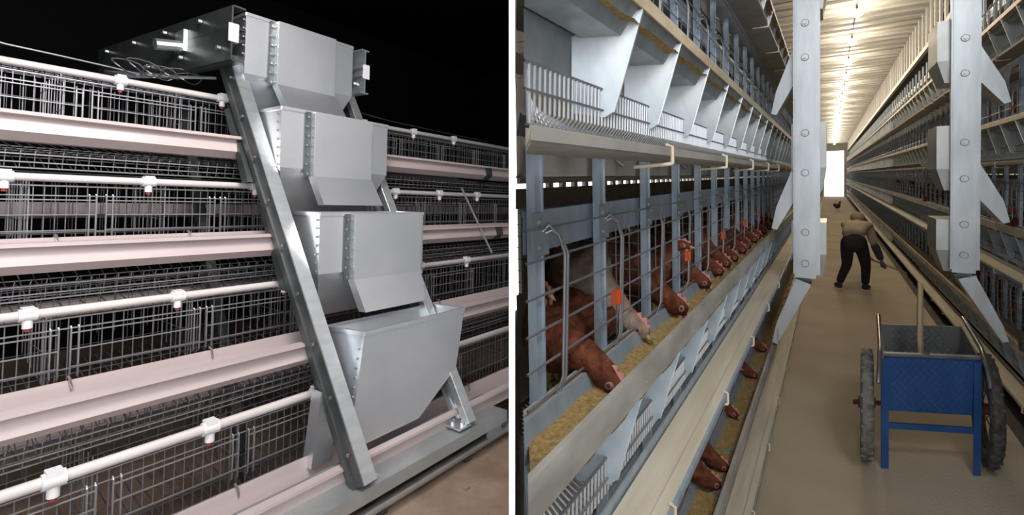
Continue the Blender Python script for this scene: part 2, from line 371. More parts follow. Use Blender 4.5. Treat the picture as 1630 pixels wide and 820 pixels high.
# cable over the row
r = Root('cable', 'thin grey cable sagging above the top tier with a tangle at the beam', 'cable', LH, (-2.2, .4, .47))
pts = [(-2.2, -.1, .53), (-2.2, .29, .478), (-2.2, .42, .474), (-2.2, .56, .468), (-2.2, .64, .462), (-2.2, .74, .475)]
MB().tube(pts, .0035, 6).build('cable_line', 'wire_dim', r)
for j in range(5):
    c = Vector((-2.18, .60 + .05 * j, .48 + .008 * (j % 2))); ra = .028 + .012 * random.random(); tl = random.uniform(-.5, .5)
    m = MB(); m.tube([c + Vector((.02 * sin(a * 2), ra * 1.5 * cos(a), ra * .7 * sin(a) + tl * ra * cos(a))) for a in [i * 2 * pi / 14 for i in range(15)]], .0025, 5)
    m.build('cable_loop', 'wire_dim', r)
m = MB(); m.tube([(-2.1, 1.3, .475), (-2.1, 1.75, .445), (-2.1, 2.6, .43)], .003, 6); tag(m.build('cable', 'sheet_dark', None, hall=LH), 'thin dark cable running above the top tier right of the hoppers', 'cable')

# -------------------------------------------------- travelling feeder with four hoppers
r = Root('feeding_carriage', 'galvanised feeding carriage with four stepped hoppers between sloping legs', 'feeder', LH, (-1.25, 1.2, -.86))
def leg(y, top, foot, w):
    f = Vector(foot); t = Vector(top); ax = (t - f).normalized(); n = Vector((ax.z, 0, -ax.x)).normalized()   # n points to the viewer, across the slope
    m = MB(); m.bar(f, t, n, w, .006)                                                        # web
    m.bar(f - n * w * .12 - Vector((0, .006, 0)), t - n * w * .12 - Vector((0, .006, 0)), n, w * .22, .010)      # pressed groove on the web
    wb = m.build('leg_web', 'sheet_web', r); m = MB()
    e = Vector((0, y, 0))
    m.bar(f + n * w / 2 + e * .5, t + n * w / 2 + e * .5, (0, 1, 0), abs(y), .007)           # bright front flange
    m.bar(f - n * w / 2 + e * .5, t - n * w / 2 + e * .5, (0, 1, 0), abs(y), .007)
    m.bar(f + n * (w / 2 - .012) + e, t + n * (w / 2 - .012) + e, n, .028, .005)
    o = m.build('leg', 'sheet_leg', r)
    b = MB()
    for i in range(9):
        p = f.lerp(t, .06 + i * .11) + n * w * .26 - Vector((0, .005, 0)); b.tube([p, p - Vector((0, .006, 0))], .006, 6, True)
    b.build('leg_bolts', 'bolt', (r, o), kind='stuff')
    return f, t, n
leg(.044, (-1.985, .843, .53), (-1.224, .931, -.858), .080)
leg(-.04, (-2.04, 1.43, .53), (-1.245, 1.468, -.858), .075)
# foot brackets
for y, sgn in ((.985, 1), (1.425, -1)):
    m = MB(); m.box((-1.30, y - .045, -.853), (-1.215, y + .02, -.846)); m.poly([(-1.30, y - .035 * sgn, -.85), (-1.23, y - .035 * sgn, -.85), (-1.285, y - .035 * sgn, -.76), (-1.325, y - .035 * sgn, -.76)], (0, .006, 0))
    for a, c in ((-1.285, .0), (-1.25, .01), (-1.235, -.01), (-1.27, -.025)):
        m.tube([(a, y + c, -.848), (a, y + c, -.836)], .008, 6, True)
    m.build('foot_bracket', 'sheet_leg', r)
# hoppers
def rivets(root, part, pts, d, rad=.0042):
    b = MB(); d = Vector(d)
    for p in pts: b.tube([Vector(p), Vector(p) + d], rad, 6, True)
    b.build('rivet_row', 'bolt', (root, part), kind='stuff')
def shell(m, ring_bottom, ring_top, t=.004):          # open sheet box through two 4-point rings
    m.add([Vector(p) for p in ring_bottom] + [Vector(p) for p in ring_top], [(0, 1, 5, 4), (1, 2, 6, 5), (2, 3, 7, 6), (3, 0, 4, 7)])
hop = [  # xf, y left, y right, z top, z knee, box y0, y1, box z0, chute bottom (x, z), body depth
    (-1.88, .872, 1.345, .700, .476, .981, 1.234, .451, (-1.765, .352), .19),
    (-1.69, .917, 1.398, .333, .118, 1.031, 1.290, .090, (-1.585, -.016), .19),
    (-1.50, .960, 1.443, -.046, -.252, 1.080, 1.400, -.281, (-1.395, -.386), .17)]
for i, (xf, ya, yb, zt, zk, b0, b1, zb, (cx, cz), dep) in enumerate(hop):
    m = MB(); zl = zk - .16
    front_top = [(xf - dep, ya, zt), (xf, ya, zt), (xf, yb, zt), (xf - dep, yb, zt)]
    knee = [(xf - dep * .62, ya, zk), (xf, ya, zk), (xf, yb, zk), (xf - dep * .62, yb, zk)]
    low = [(xf - dep * .55, ya + .05, zl), (xf - .075, ya + .05, zl), (xf - .075, yb - .06, zl), (xf - dep * .55, yb - .06, zl)]
    shell(m, knee, front_top); shell(m, low, knee)
    h = m.build('hopper', 'sheet', r, label='%s of the four stepped hoppers, with a boxed chute on its face' % ['topmost', 'second', 'third'][i])
    h.modifiers.new('sheet', 'SOLIDIFY').thickness = .005
    bx = xf + .035; m = MB()
    ring_t = [(xf, b0, zt), (bx, b0, zt), (bx, b1, zt), (xf, b1, zt)]; ring_k = [(xf, b0, zb), (bx, b0, zb), (bx, b1, zb), (xf, b1, zb)]
    ring_l = [(cx - .035, b0, cz), (cx, b0, cz), (cx, b1 + (.005 if i < 2 else -.04), cz), (cx - .035, b1 - .02, cz)]
    shell(m, ring_k, ring_t); shell(m, ring_l, ring_k)
    o = m.build('discharge_chute', 'sheet', (r, h)); o.modifiers.new('sheet', 'SOLIDIFY').thickness = .004
    # side flange with rivets beside the box, and along the left edge of the hopper
    m = MB(); m.poly([(xf + .003, b0 - .024, zt), (xf + .003, b0, zt), (xf + .003, b0, zb), (xf + .003, b0 - .024, zb)], (.003, 0, 0)); fl = m.build('side_flange', 'sheet_web', (r, h))
    rivets(r, h, [(xf + .006, b0 - .012 - .006 * (j % 2), zt - .02 - j * (zt - zb - .03) / 6) for j in range(7)], (.004, 0, 0))
    rivets(r, h, [(xf - .012, ya - .002, zt - .02 - j * (zt - zk - .03) / 6) for j in range(7)], (0, -.005, 0))
    rivets(r, h, [(bx - .015, b0 - .002, zt - .02 - j * (zt - zb - .03) / 6) for j in range(7)], (0, -.004, 0))
    m = MB()                                             # folded rim
    for a, b in zip(front_top, front_top[1:] + front_top[:1]): m.bar(a, b, (0, 0, 1), .012, .008)
    m.build('rim', 'sheet', (r, h))
    # spout leading down to the trough, seen left of the leg
    m = MB(); zz = zl + .03
    shell(m, [(xf + .08, ya - .03, zt - .64), (xf + .12, ya - .03, zt - .64), (xf + .12, ya + .05, zt - .64), (xf + .08, ya + .05, zt - .64)],
          [(xf - dep * .55, ya - .02, zz), (xf - .07, ya - .02, zz), (xf - .07, ya + .06, zz), (xf - dep * .55, ya + .06, zz)])
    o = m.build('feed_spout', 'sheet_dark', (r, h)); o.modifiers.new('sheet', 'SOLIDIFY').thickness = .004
# bottom hopper
m = MB(); xf = -1.31; zt = -.430
top = [(-1.474, .975, zt), (xf, 1.012, zt), (xf, 1.500, zt), (-1.468, 1.465, zt)]
knee = [(-1.372, .972, -.660), (xf, .980, -.660), (xf, 1.458, -.652), (-1.372, 1.45, -.652)]
low = [(-1.372, 1.01, -.790), (xf, 1.012, -.790), (xf, 1.262, -.788), (-1.372, 1.26, -.788)]
shell(m, knee, top); shell(m, low, knee)
h = m.build('hopper', 'sheet', r, label='lowest and largest hopper, open topped with a plain face'); h.modifiers.new('sheet', 'SOLIDIFY').thickness = .005
m = MB()
for a, b in zip(top, top[1:] + top[:1]): m.bar(a, b, (0, 0, 1), .014, .009)
m.build('rim', 'sheet', (r, h))
rivets(r, h, [(xf - .014, 1.006 - j * .0042, zt - .05 - j * .030) for j in range(7)], (0, -.006, 0))
m = MB(); shell(m, [(-1.44, .885, -.84), (-1.39, .885, -.84), (-1.39, .955, -.84), (-1.44, .955, -.84)], [(-1.42, .90, -.60), (-1.37, .90, -.60), (-1.37, .965, -.60), (-1.42, .965, -.60)])
o = m.build('feed_spout', 'sheet', (r, h)); o.modifiers.new('sheet', 'SOLIDIFY').thickness = .004
# cross beams at the top: back to back channels
def beam(y0, y1, x0, x1, z0, z1, web, mt='sheet_dark'):
    m = MB(); zc = (z0 + z1) / 2; a = (x0, y0); b = (x1, y1)
    P = lambda q, d, z: (q[0], q[1] + d, z)
    for zlo, zhi in ((z0, z0 + (z1 - z0) * .40), (z1 - (z1 - z0) * .40, z1)):
        m.bar(P(a, web, (zlo + zhi) / 2), P(b, web, (zlo + zhi) / 2), (0, 0, 1), zhi - zlo, .006)
        for z in (zlo, zhi): m.bar(P(a, web / 2 + .015, z), P(b, web / 2 + .015, z), (0, 1, 0), .045, .006)
    m.bar(P(a, web + .008, zc), P(b, web + .008, zc), (0, 0, 1), (z1 - z0) * .30, .02)
    o = m.build('cross_beam', mt, r)
    m = MB(); m.box((x0 - .002, y0 + web - .012, zc - .033), (x0 + .004, y0 + web + .022, zc + .033)); m.build('end_plate', 'white_plastic', (r, o))
    b2 = MB()
    for j in range(8):
        q = .06 + j * .12; b2.tube([P((x0 + (x1 - x0) * q, y0 + (y1 - y0) * q), web - .004, z0 + .05 + .12 * (j % 2)), P((x0 + (x1 - x0) * q, y0 + (y1 - y0) * q), web - .018, z0 + .05 + .12 * (j % 2))], .009, 6, True)
    b2.build('bolts', 'bolt', (r, o), kind='stuff')
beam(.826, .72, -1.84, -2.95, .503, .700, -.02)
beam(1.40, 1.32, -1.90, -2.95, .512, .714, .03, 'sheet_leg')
# a motor bracket and pale tray tucked under the left beam
m = MB(); m.box((-2.22, .76, .575), (-2.14, .80, .66)); m.tube([(-2.18, .77, .60), (-2.18, .68, .585)], .022, 10, True); m.build('bracket', 'sheet_leg', r)
m = MB(); m.poly([(-2.06, .85, .47), (-2.35, .64, .47), (-2.62, .64, .53), (-2.4, .85, .53)], (0, 0, .01)); m.build('tray', 'sheet', r)
# base channel
m = MB(); cu = lambda x, z=0: LH.ycut(x, z, -.03)
m.sweep([(-1.335, -.862), (-1.200, -.862), (-1.200, -.905), (-1.206, -.905), (-1.206, -.868), (-1.335, -.868)], .1, 1.66)
m.sweep([(-1.335, -.862), (-1.327, -.862), (-1.327, -.825), (-1.335, -.825)], .1, 1.66)
m.build('base_channel', 'channel', r)
for y in (.36, 1.60):
    m = MB(); n = 16
    m.tube([(-1.262, y, -.921), (-1.238, y, -.921)], .036, n, True); m.tube([(-1.266, y, -.921), (-1.234, y, -.921)], .012, 8, True)
    o = m.build('wheel', 'steel_worn', r, 40)
    m = MB(); m.box((-1.225, y - .045, -.945), (-1.218, y + .045, -.865)); m.build('wheel_plate', 'channel', (r, o))
# track
r = Root('track_tube', 'bright steel track tube lying on brackets along the left hall floor', 'rail', LH, (-1.25, 1, -1))
n = 14; rr = .0165; xc, zc = -1.25, -.974
MB().sweep([(xc + rr * cos(2 * pi * i / n), zc + rr * sin(2 * pi * i / n)) for i in range(n)], Y0L, cutL).build('tube', 'sheet_leg', r, 40)
for y in (.2, .62, 1.04, 1.46):
    m = MB(); m.box((-1.30, y - .02, -1.0), (-1.235, y + .02, -.986)); m.build('tube_bracket', 'sheet_dark', r)
m = MB()
for i in range(26):
    a = Vector((-1.20 + random.uniform(.02, .5), random.uniform(1.0, 1.75), -.999))
    if a.y < LH.ycut(a.x, 0, -.03) - .05:
        s_ = random.uniform(.004, .013); m.box((a.x - s_, a.y - s_, -1.0), (a.x + s_, a.y + s_ * 1.3, -1.0 + s_ * .7))
tag(m.build('soil_crumbs', 'dirt', None, hall=LH, kind='stuff'), 'loose crumbs of soil on the brown floor beside the track tube', 'soil')

# ================================================================== RIGHT HALL: stacked rows
LIPS = [-1.125, -.377, .366, 1.112]; TNR = ['bottom', 'second', 'third', 'top']
SP = .34; YP0 = .725
def tier(side, ti, near_limit):
    left = side < 0; L = LIPS[ti]; row = 'left' if left else 'right'
    X = (lambda a: -.31 - a) if left else (lambda a: 1.02 + a)
    sg = -1 if left else 1
    cut = (lambda x, z=0: RH.ycut(x, z, .02)) if left else (lambda x, z=0: -.9)
    yc = lambda a: cut(X(a), L)
    nm = '%s tier of the row on the %s of the aisle' % (TNR[ti], row)
    ys = [YP0 + i * SP for i in range(118)] if left else [.55 + i * SP for i in range(118)]
    if left: ys[0] = .768
    far = lambda y: y > near_limit
    P = lambda *q: [(X(a), L + z) for a, z in q]
    # ---- cage
    r = Root('battery_cage', 'zinc battery cages, %s' % nm, 'cage', RH, (X(.4), 3, L - .36))
    py = [y for y in ys if y > yc(.15) + .02]
    pm = MB(); pm.box((X(.145) - .009, -.0135, L - .045), (X(.145) + .009, .0135, L + .455)); pm.box((X(.136) - .003, .009, L - .045), (X(.136) + .003, .0135, L + .455)); pme = None
    gm = MB(); gm.poly([(0, -.03, L + .235), (0, .03, L + .235), (0, .03, L + .315), (0, -.03, L + .315)], (.003, 0, 0))
    for z in (.252, .298): gm.tube([(-.004, -.005, L + z), (.008, -.005, L + z)], .0065, 6, True)
    gme = None; fm = MB()
    for y in py:
        if far(y):
            fm.box((X(.145) - .009, y - .014, L - .045), (X(.145) + .009, y + .014, L + .455)); continue
        mt = Matrix.Translation(Vector((0, y, 0)) - r.loc)
        if pme is None:
            o = MB(); o.v, o.f = pm.v, pm.f; r.local = True; o = o.build('post', 'post', r); r.local = False; pme = o.data; o.matrix_local = mt
        else: o = share('post', pme, r.o, mt)
        mg = Matrix.Translation((X(.135), 0, 0))
        if gme is None:
            r.local = True; g = gm.build('gusset', 'plate_dull', (r, o)); r.local = False; gme = g.data; g.matrix_local = mg
        else: share('gusset', gme, o, mg)
    if fm.v: fm.build('far_posts', 'post', r, kind='stuff')
    m = MB(); m.sweep(P((.165, .235), (.175, .235), (.175, .315), (.165, .315)), cut, YE - .5); m.sweep(P((.19, .30), (.36, .29), (.36, .30), (.19, .31)), cut, YE - .5); m.build('top_rail', 'post', r)
    # doors: bent rods and horizontal wires
    m = MB()
    for z, rr in ((.286, .0028), (.232, .0026), (.168, .0026), (.105, .0026), (.042, .0026), (-.02, .0026)):
        if z > .25:
            pts = [(X(.132), cut(X(.132)), L + z)] + [(X(.132 if j % 2 else .128), y, L + z) for j, y in enumerate(ys) if cut(X(.13)) + .03 < y < 14] + [(X(.132), YE - 1, L + z)]
            m.tube(pts, rr, 5)
        else: m.tube([(X(.12), cut(X(.12)), L + z), (X(.12), YE - 1, L + z)], rr, 5)
    m.build('front_wires', 'wire', r)
    for y in [q for q in ys if q > yc(.12) + .06 and q < 9]:
        m = MB()
        for d, b in ((.018, 0), (.03, .01)):
            m.tube([(X(.14), y + d - .012, L + .272), (X(.122), y + d - .006, L + .292 - b), (X(.112), y + d + .012, L + .275 - b), (X(.108), y + d + .03, L + .235), (X(.114), y + d + .028, L + .0), (X(.128), y + d + .01, L - .05)], .0033, 6)
        m.build('door_rod', 'wire', r, True)
    m = MB()
    for y in [q for q in ys if q > yc(.15) + .06 and q < 7]:
        for d in (.12, .22):
            m.tube([(X(.150), y + d, L + .25), (X(.150), y + d, L - .03)], .002, 4)
    if m.v: m.build('inner_uprights', 'wire', r, kind='stuff')
    for i, y in enumerate(ys):                                   # transverse partitions
        if i % 2 or y > 14: continue
        xin = X(.75)
        if left: xin = max(xin, RH.xcut(y, L, .02))
        if abs(xin - X(.16)) < .05 or (left and xin > X(.16)): continue
        m = MB()
        for j in range(8): m.tube([(X(.16), y, L - .02 + j * .04), (xin, y, L - .02 + j * .04)], .0017, 4)
        nx = max(2, int(abs(xin - X(.16)) / .05))
        for j in range(nx): m.tube([(X(.165) + sg * j * .05, y, L - .06), (X(.165) + sg * j * .05, y, L + .29)], .0017, 4)
        m.build('partition', 'wire_dim', r)
    # egg tray lip
    m = MB(); y = yc(.068) + .005
    cx_ = lambda a, y: max(X(a), RH.xcut(y, L, .022)) if left else X(a)
    while y < (10 if left else 9):
        m.tube([(cx_(a, y), y, L + z) for a, z in ((.068, -.19), (.070, -.262), (.085, -.279), (.12, -.272), (.34, -.20))], .0027, 5); y += .0165 if left else .03
    m.build('egg_guard_wires', 'guard', r, kind='stuff')
    m = MB()
    for a, z, rr in ((.066, -.232, .0022), (.068, -.19, .003), (.11, -.276, .002), (.2, -.245, .002)): m.tube([(X(a), cut(X(a)), L + z), (X(a), YE - 1, L + z)], rr, 5)
    m.build('egg_guard_rails', 'wire_dim', r)
    m = MB(); m.sweep(P((.35, -.19), (.9, -.16), (.9, -.165), (.35, -.195)), cut, YE - .5); m.build('floor_mesh_sheet', 'tray', r)
    # manure deck hanging below: side plate with slots
    m = MB(); m.sweep(P((.17, -.29), (.18, -.29), (.18, -.362), (.17, -.362)), cut, YE - .5); m.sweep(P((.18, -.352), (1.0, -.352), (1.0, -.362), (.18, -.362)), cut, YE - .5); m.build('manure_deck', 'tray', r)
    m = MB(); m.sweep(P((1.12, -.42), (1.13, -.42), (1.13, -.53), (1.12, -.53)), cut, YE - .5); m.build('rear_rail', 'belt', r)
    for y in [q + .17 for q in ys if q > yc(.16) + .1 and q < 5]:
        MB().tube([(X(.168), y, L - .318), (X(.150), y + .01, L - .335)], .006, 6, True).build('deck_pin', 'steel_worn', r)
    # orange clips on every second door
    for i, y in enumerate(ys):
        if i % 2 == 0 or y < yc(.1) + .05 or y > 10: continue
        if not left and i % 4 == 3: continue
        m = MB(); yy = y - .01 if left else y + .02
        m.box((X(.106) - .005, yy - .006, L + .083), (X(.106) + .005, yy + .026, L + .115)); m.box((X(.100) - .004, yy + .014, L + .083), (X(.100) + .004, yy + .026, L + .113)); m.build('clip', 'orange_plastic', r)
    # ---- trough
    r = Root('feed_trough', 'dusty zinc feed trough, %s' % nm, 'trough', RH, (X(.03), 3, L - .05))
    hl = .052 if ti < 2 else .034
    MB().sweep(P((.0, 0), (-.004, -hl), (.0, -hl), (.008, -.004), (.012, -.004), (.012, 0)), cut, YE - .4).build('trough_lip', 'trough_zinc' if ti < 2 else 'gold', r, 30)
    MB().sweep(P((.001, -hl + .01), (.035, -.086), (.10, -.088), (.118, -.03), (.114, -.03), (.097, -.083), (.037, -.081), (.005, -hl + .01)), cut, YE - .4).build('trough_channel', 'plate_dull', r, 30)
    MB().sweep(P((.118, -.08), (.122, -.08), (.128, -.21), (.124, -.21)), cut, YE - .4).build('back_sheet', 'plate' if ti > 1 else 'steel_worn', r)  # darker sheet on lower tiers paints the shadow between the plates
    MB().sweep(P((.116, -.032), (.140, -.030), (.140, -.035), (.116, -.037)), cut, YE - .4).build('ledge', 'trough_zinc', r)
    m = MB(); ny = 0
    y = yc(.06)
    rows = [(.003, -.062), (.03, -.060), (.06, -.068), (.085, -.064), (.105, -.060)]
    v = []; yl = [y + i * .05 for i in range(160)] + [YE - 1]
    for j, yy in enumerate(yl):
        for a, z in rows:
            y2 = max(yy, cut(X(a)) + .0); v.append((X(a), y2, L + z + random.uniform(-.006, .006)))
    nr = len(rows); f = [(j * nr + i, j * nr + i + 1, (j + 1) * nr + i + 1, (j + 1) * nr + i) for j in range(len(yl) - 1) for i in range(nr - 1)]
    m.add(v, f); m.build('feed', 'feed', r, True, kind='stuff')
    pl = MB(); d = .006                                          # bent support plate
    tw = -.05
    Q = lambda a, z: (X(a), -.6 * a, z)
    pl.poly([Q(-.001, -.034), Q(.118, -.085), Q(.120, -.236), Q(.064, -.246), Q(.050, -.236)], (0, d, 0))
    pl.poly([Q(-.001, -.034), (X(.002), .012, -.036), (X(.053), -.018, -.236), Q(.050, -.236)], (-.003 * sg, .001, 0))
    plme = None; fm = MB()
    for y in [q + .18 for q in ys]:
        if y - .075 < yc(.12) + .02: continue
        if far(y): fm.box((X(.0), y, L - .24), (X(.05), y + .02, L - .05)); continue
        mt = Matrix.Translation(Vector((0, y, L)) - r.loc)
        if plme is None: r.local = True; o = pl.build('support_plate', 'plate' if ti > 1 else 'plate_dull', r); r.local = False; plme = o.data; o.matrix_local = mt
        else: share('support_plate', plme, r.o, mt)
    if fm.v: fm.build('far_plates', 'plate', r, kind='stuff')
    # ---- egg belt
    r = Root('egg_belt', 'beige egg collecting belt, %s' % nm, 'belt', RH, (X(.02), 3, L - .32))
    m = MB(); m.sweep(P((-.030, -.314), (.062, -.314), (.062, -.320), (-.030, -.320)), cut, YE - .4); m.sweep(P((-.034, -.306), (-.008, -.306), (-.008, -.3135), (-.034, -.3135)), cut, YE - .4); m.build('belt_band', 'belt', r)
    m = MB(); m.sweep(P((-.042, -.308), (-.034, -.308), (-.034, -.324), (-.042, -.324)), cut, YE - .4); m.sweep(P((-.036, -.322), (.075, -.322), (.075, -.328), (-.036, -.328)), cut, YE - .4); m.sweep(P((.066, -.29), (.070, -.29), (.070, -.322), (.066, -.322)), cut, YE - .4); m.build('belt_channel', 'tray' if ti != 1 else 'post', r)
    for y in [1.0 + .62 * i for i in range(12)]:
        if y < yc(0) + .1: continue
        m = MB(); x = X(-.044); m.tube([(x, y, L - .34), (x, y, L - .305), (x + sg * .012, y, L - .301)], .004, 6); m.tube([(x, y, L - .34), (x + sg * .07, y - .03, L - .345)], .004, 6); m.build('belt_hook', 'belt', r)
for ti in range(4):
    tier(-1, ti, 9.0); tier(1, ti, 12.0)

# -------------------------------------------------- feeder columns standing against the rows
def column(side, xc, yc, zb, label):
    w = .143; sg = side; r = Root('feeder_column', label, 'feeder', RH, (xc, yc, zb))
    m = MB(); x0, x1 = xc - w / 2, xc + w / 2
    m.box((x0 + .012, yc, zb), (x1 - .026, yc + .005, CZ - .02)); m.box((x0, yc + .006, zb + .02), (x0 + .012, yc + .05, CZ - .02))
    m.box((x0 + .008, yc, zb), (x0 + .013, yc + .05, CZ - .02)); m.box((x1 - .026, yc, zb), (x1 - .022, yc + .05, CZ - .02)); m.box((x1 - .022, yc + .02, zb + .02), (x1, yc + .026, CZ - .02))
    m.build('column', 'post_bright', r)
    hz = [.93, .72, .255, .01, -.36, -.555] if side < 0 else [.84, .62, .185, -.045, -.335, -.53]
    for z in [1.45, 1.2] + hz:
        m = MB(); cxx = (x0 + x1 - .014) / 2
        m.tube([(cxx, yc, z), (cxx, yc - .004, z)], .0225, 18, True); o = m.build('washer', 'steel_worn', r)
        m = MB(); m.tube([(cxx, yc - .003, z), (cxx, yc - .006, z)], .0185, 16, True); m.tube([(cxx, yc - .005, z), (cxx, yc - .016, z)], .010, 6, True)
        m.build('bolt', 'post_bright', (r, o))
    # hopper boxes stacked behind the column, each tapering to its lower end
    tops = [1.42, .32, -.30] if side < 0 else [.98, .30, -.31]
    for j, zt in enumerate(tops):
        zl = [zt - .40, zt - .42, zt - .34][j]
        if side > 0: bx0, bx1 = x0 - .062, x1 - .01
        else: bx0, bx1 = x0 - .012, x1 + .032
        m = MB(); y0, y1 = yc + .055, yc + .40
        m.hexa([(bx0 + .04, y0 + .02, zl), (bx1 - .02, y0 + .02, zl), (bx1 - .02, y1 - .05, zl), (bx0 + .04, y1 - .05, zl), (bx0, y0, zl + .14), (bx1, y0, zl + .14), (bx1, y1, zl + .14), (bx0, y1, zl + .14)])
        m.hexa([(bx0, y0, zl + .14), (bx1, y0, zl + .14), (bx1, y1, zl + .14), (bx0, y1, zl + .14), (bx0, y0, zt), (bx1, y0, zt), (bx1, y1, zt), (bx0, y1, zt)])
        o = m.build('hopper', 'box_shade', r)
    # chutes sloping down to each trough
    xs = x0 + .01 if side < 0 else x1 - .01
    lip = -.31 if side < 0 else 1.02
    for j, L in enumerate((LIPS[2], LIPS[1], LIPS[0])):
        xt = lip + (-.005 if side < 0 else -.005) if side < 0 else xc + .215
        if side < 0: ztop, zmid, ztip = L + .46, L + .17, L + .03
        else: ztop, zmid, ztip = L + .46, L + .19, L + .06
        if j == 2: ztop = min(ztop, zb + .02); zmid = L + .16
        inx = xs + (.085 if side < 0 else -.085) if j == 2 else xs
        pts = [(xs, yc + .06, ztop), (xt - sg * .028, yc + .06, zmid), (xt, yc + .06, ztip), (xt - sg * .03, yc + .06, ztip - .01), (inx, yc + .06, max(ztop - .24, zmid + .0) if j < 2 else ztop - .03)]
        m = MB(); m.poly(pts, (0, .004, 0)); o = m.build('chute', 'post_bright', r)
        q = [(p[0], p[1] + .16, p[2]) for p in pts]; m = MB(); m.poly(q, (0, .004, 0))
        m.add([pts[4], pts[3], q[3], q[4]], [(0, 1, 2, 3)]); m.build('chute_back', 'box_shade', (r, o))
    # roller on the bottom trough lip
    m = MB(); xr = lip + (.012 if side < 0 else -.012); 
    m.tube([(xr - .012, yc + .10, LIPS[0] + .040), (xr + .012, yc + .10, LIPS[0] + .040)], .040, 14, True)
    o = m.build('roller', 'rubber', r, 40); 
    m = MB(); m.box((xr + .014, yc + .06, LIPS[0] + .0), (xr + .02, yc + .14, LIPS[0] + .12)); m.build('roller_bracket', 'gold', (r, o))
column(-1, -.118, 3.5, -.645, 'tall pale zinc feeder column with six bolts, left of the aisle')
column(1, .722, 4.13, -.645, 'tall pale zinc feeder column with six bolts, right of the aisle behind the cart')

# -------------------------------------------------- bulbs on a cable
r = Root('bulb_cable', 'dark cable strung under the ceiling along the aisle, carrying bulbs', 'cable', RH, (.29, 5, 2.1))
pts = [(.29, 3 + i * 1.57 / 2, 2.12 - (.03 if i % 2 else 0)) for i in range(48)]
MB().tube(pts, .006, 5).build('cable_line', 'rubber', r)
for i in range(22):
    y = 7.5 + i * 1.57 - 1.57
    lab = '%s glowing bulb on the ceiling cable from the near end' % ORD[i]
    r = Root('light_bulb', lab, 'bulb', RH, (.29, y, 2.0), group='bulbs along the ceiling cable')
    MB().tube([(.29, y, 2.10), (.29, y, 2.05)], .014, 8, True).build('socket', 'rubber', r)
    m = MB(); m.tube([(.29, y, 2.052), (.29, y, 2.035), (.29, y, 2.01), (.29, y, 1.98), (.29, y, 1.955)], [.014, .024, .05, .055, .02], 10, True); m.build('bulb_glass', 'bulb', r, True)
    l = lamp('bulb_light', 'POINT', (0, 0, 0), 19, (1, .86, .66), .035); l.parent = r.o; l.location = (0, 0, -.09)

# ================================================================== CART
ct = Matrix.Rotation(R(33.259 - 10), 4, 'Z')                      # turned, and sheared below, to suit the camera view
r = Root('hand_cart', 'blue two wheeled hand cart of tread plate standing in the aisle', 'cart', RH, (.452, 3.36, FZ), rot=ct)
r.shear = tan(R(26))
# local: +y away from the viewer, x to the right, z up, origin on the floor below the front panel
hw = .226
m = MB(); m.hexa([(-hw + .012, 0, .31), (hw - .012, 0, .31), (hw - .012, .012, .31), (-hw + .012, .012, .31), (-hw, -.012, .62), (hw, -.012, .62), (hw, 0, .62), (-hw, 0, .62)]); fp = m.build('front_panel', 'blue', r)
def treads(x0, x1, z0, z1, yf, step=.036, flip=1):
    m = MB(); j = 0; z = z0
    while z < z1:
        x = x0 + (step / 2 if j % 2 else 0)
        while x < x1:
            d = 1 if (round((x - x0) / step) + j // 2) % 2 else -1
            c = Vector((x, yf(z), z)); m.bar(c - Vector((.0085 * d, 0, .0085)), c + Vector((.0085 * d, 0, .0085)), (0, 1, 0), .005, .005); x += step
        z += step * .6; j += 1
    return m
treads(-hw + .05, hw - .04, .335, .60, lambda z: -.002 - .012 * (z - .31) / .31).build('tread_pattern', 'blue_worn', (r, fp), kind='stuff')
m = MB(); bk = .50
m.hexa([(-hw + .03, bk - .08, .34), (hw - .03, bk - .08, .34), (hw - .03, bk - .07, .34), (-hw + .03, bk - .07, .34), (-hw, bk, .64), (hw, bk, .64), (hw, bk + .01, .64), (-hw, bk + .01, .64)]); bp = m.build('rear_panel', 'steel_worn', r)
treads(-hw + .05, hw - .03, .42, .63, lambda z: bk - .082 + .08 * (z - .34) / .32).build('tread_pattern', 'plate_dull', (r, bp), kind='stuff')
for s in (-1, 1):
    m = MB(); m.poly([(s * (hw - .006), -.005, .62), (s * (hw - .02), .005, .31), (s * (hw - .03), bk - .075, .34), (s * (hw - .006), bk, .64)], (s * .006, 0, 0)); m.build('side_panel', 'steel_worn', r)
m = MB(); m.box((-hw + .02, .005, .315), (hw - .02, bk - .08, .325)); m.build('floor_panel', 'steel_worn', r)
m = MB(); m.bar((-hw - .004, -.012, .625), (hw + .004, -.012, .625), (0, 1, 0), .03, .014); m.build('front_rim', 'steel_worn', r)
for s in (-1, 1):
    m = MB(); m.bar((s * (hw - .008), -.018, .60), (s * (hw - .01), -.02, 0), (1, 0, 0), .036, .006); m.bar((s * (hw + .008), .0, .60), (s * (hw + .006), 0, 0), (0, 1, 0), .036, .006); m.build('leg', 'blue', r)
m = MB(); m.bar((-hw + .01, -.012, .235), (hw - .01, -.012, .235), (0, 0, 1), .032, .012); m.build('crossbar', 'blue', r)
for s in (-1, 1):
    m = MB(); m.tube([(s * (hw + .010), bk + .02, .69), (s * (hw + .014), .02, .66), (s * (hw + .02), -.10, .60), (s * (hw + .024), -.16, .52)], .013, 10, True); m.build('handle', 'chrome', r, 50)
m = MB(); m.tube([(-hw - .15, .13, .292), (hw + .10, .13, .292)], .014, 8, True); m.build('axle', 'rust', r)
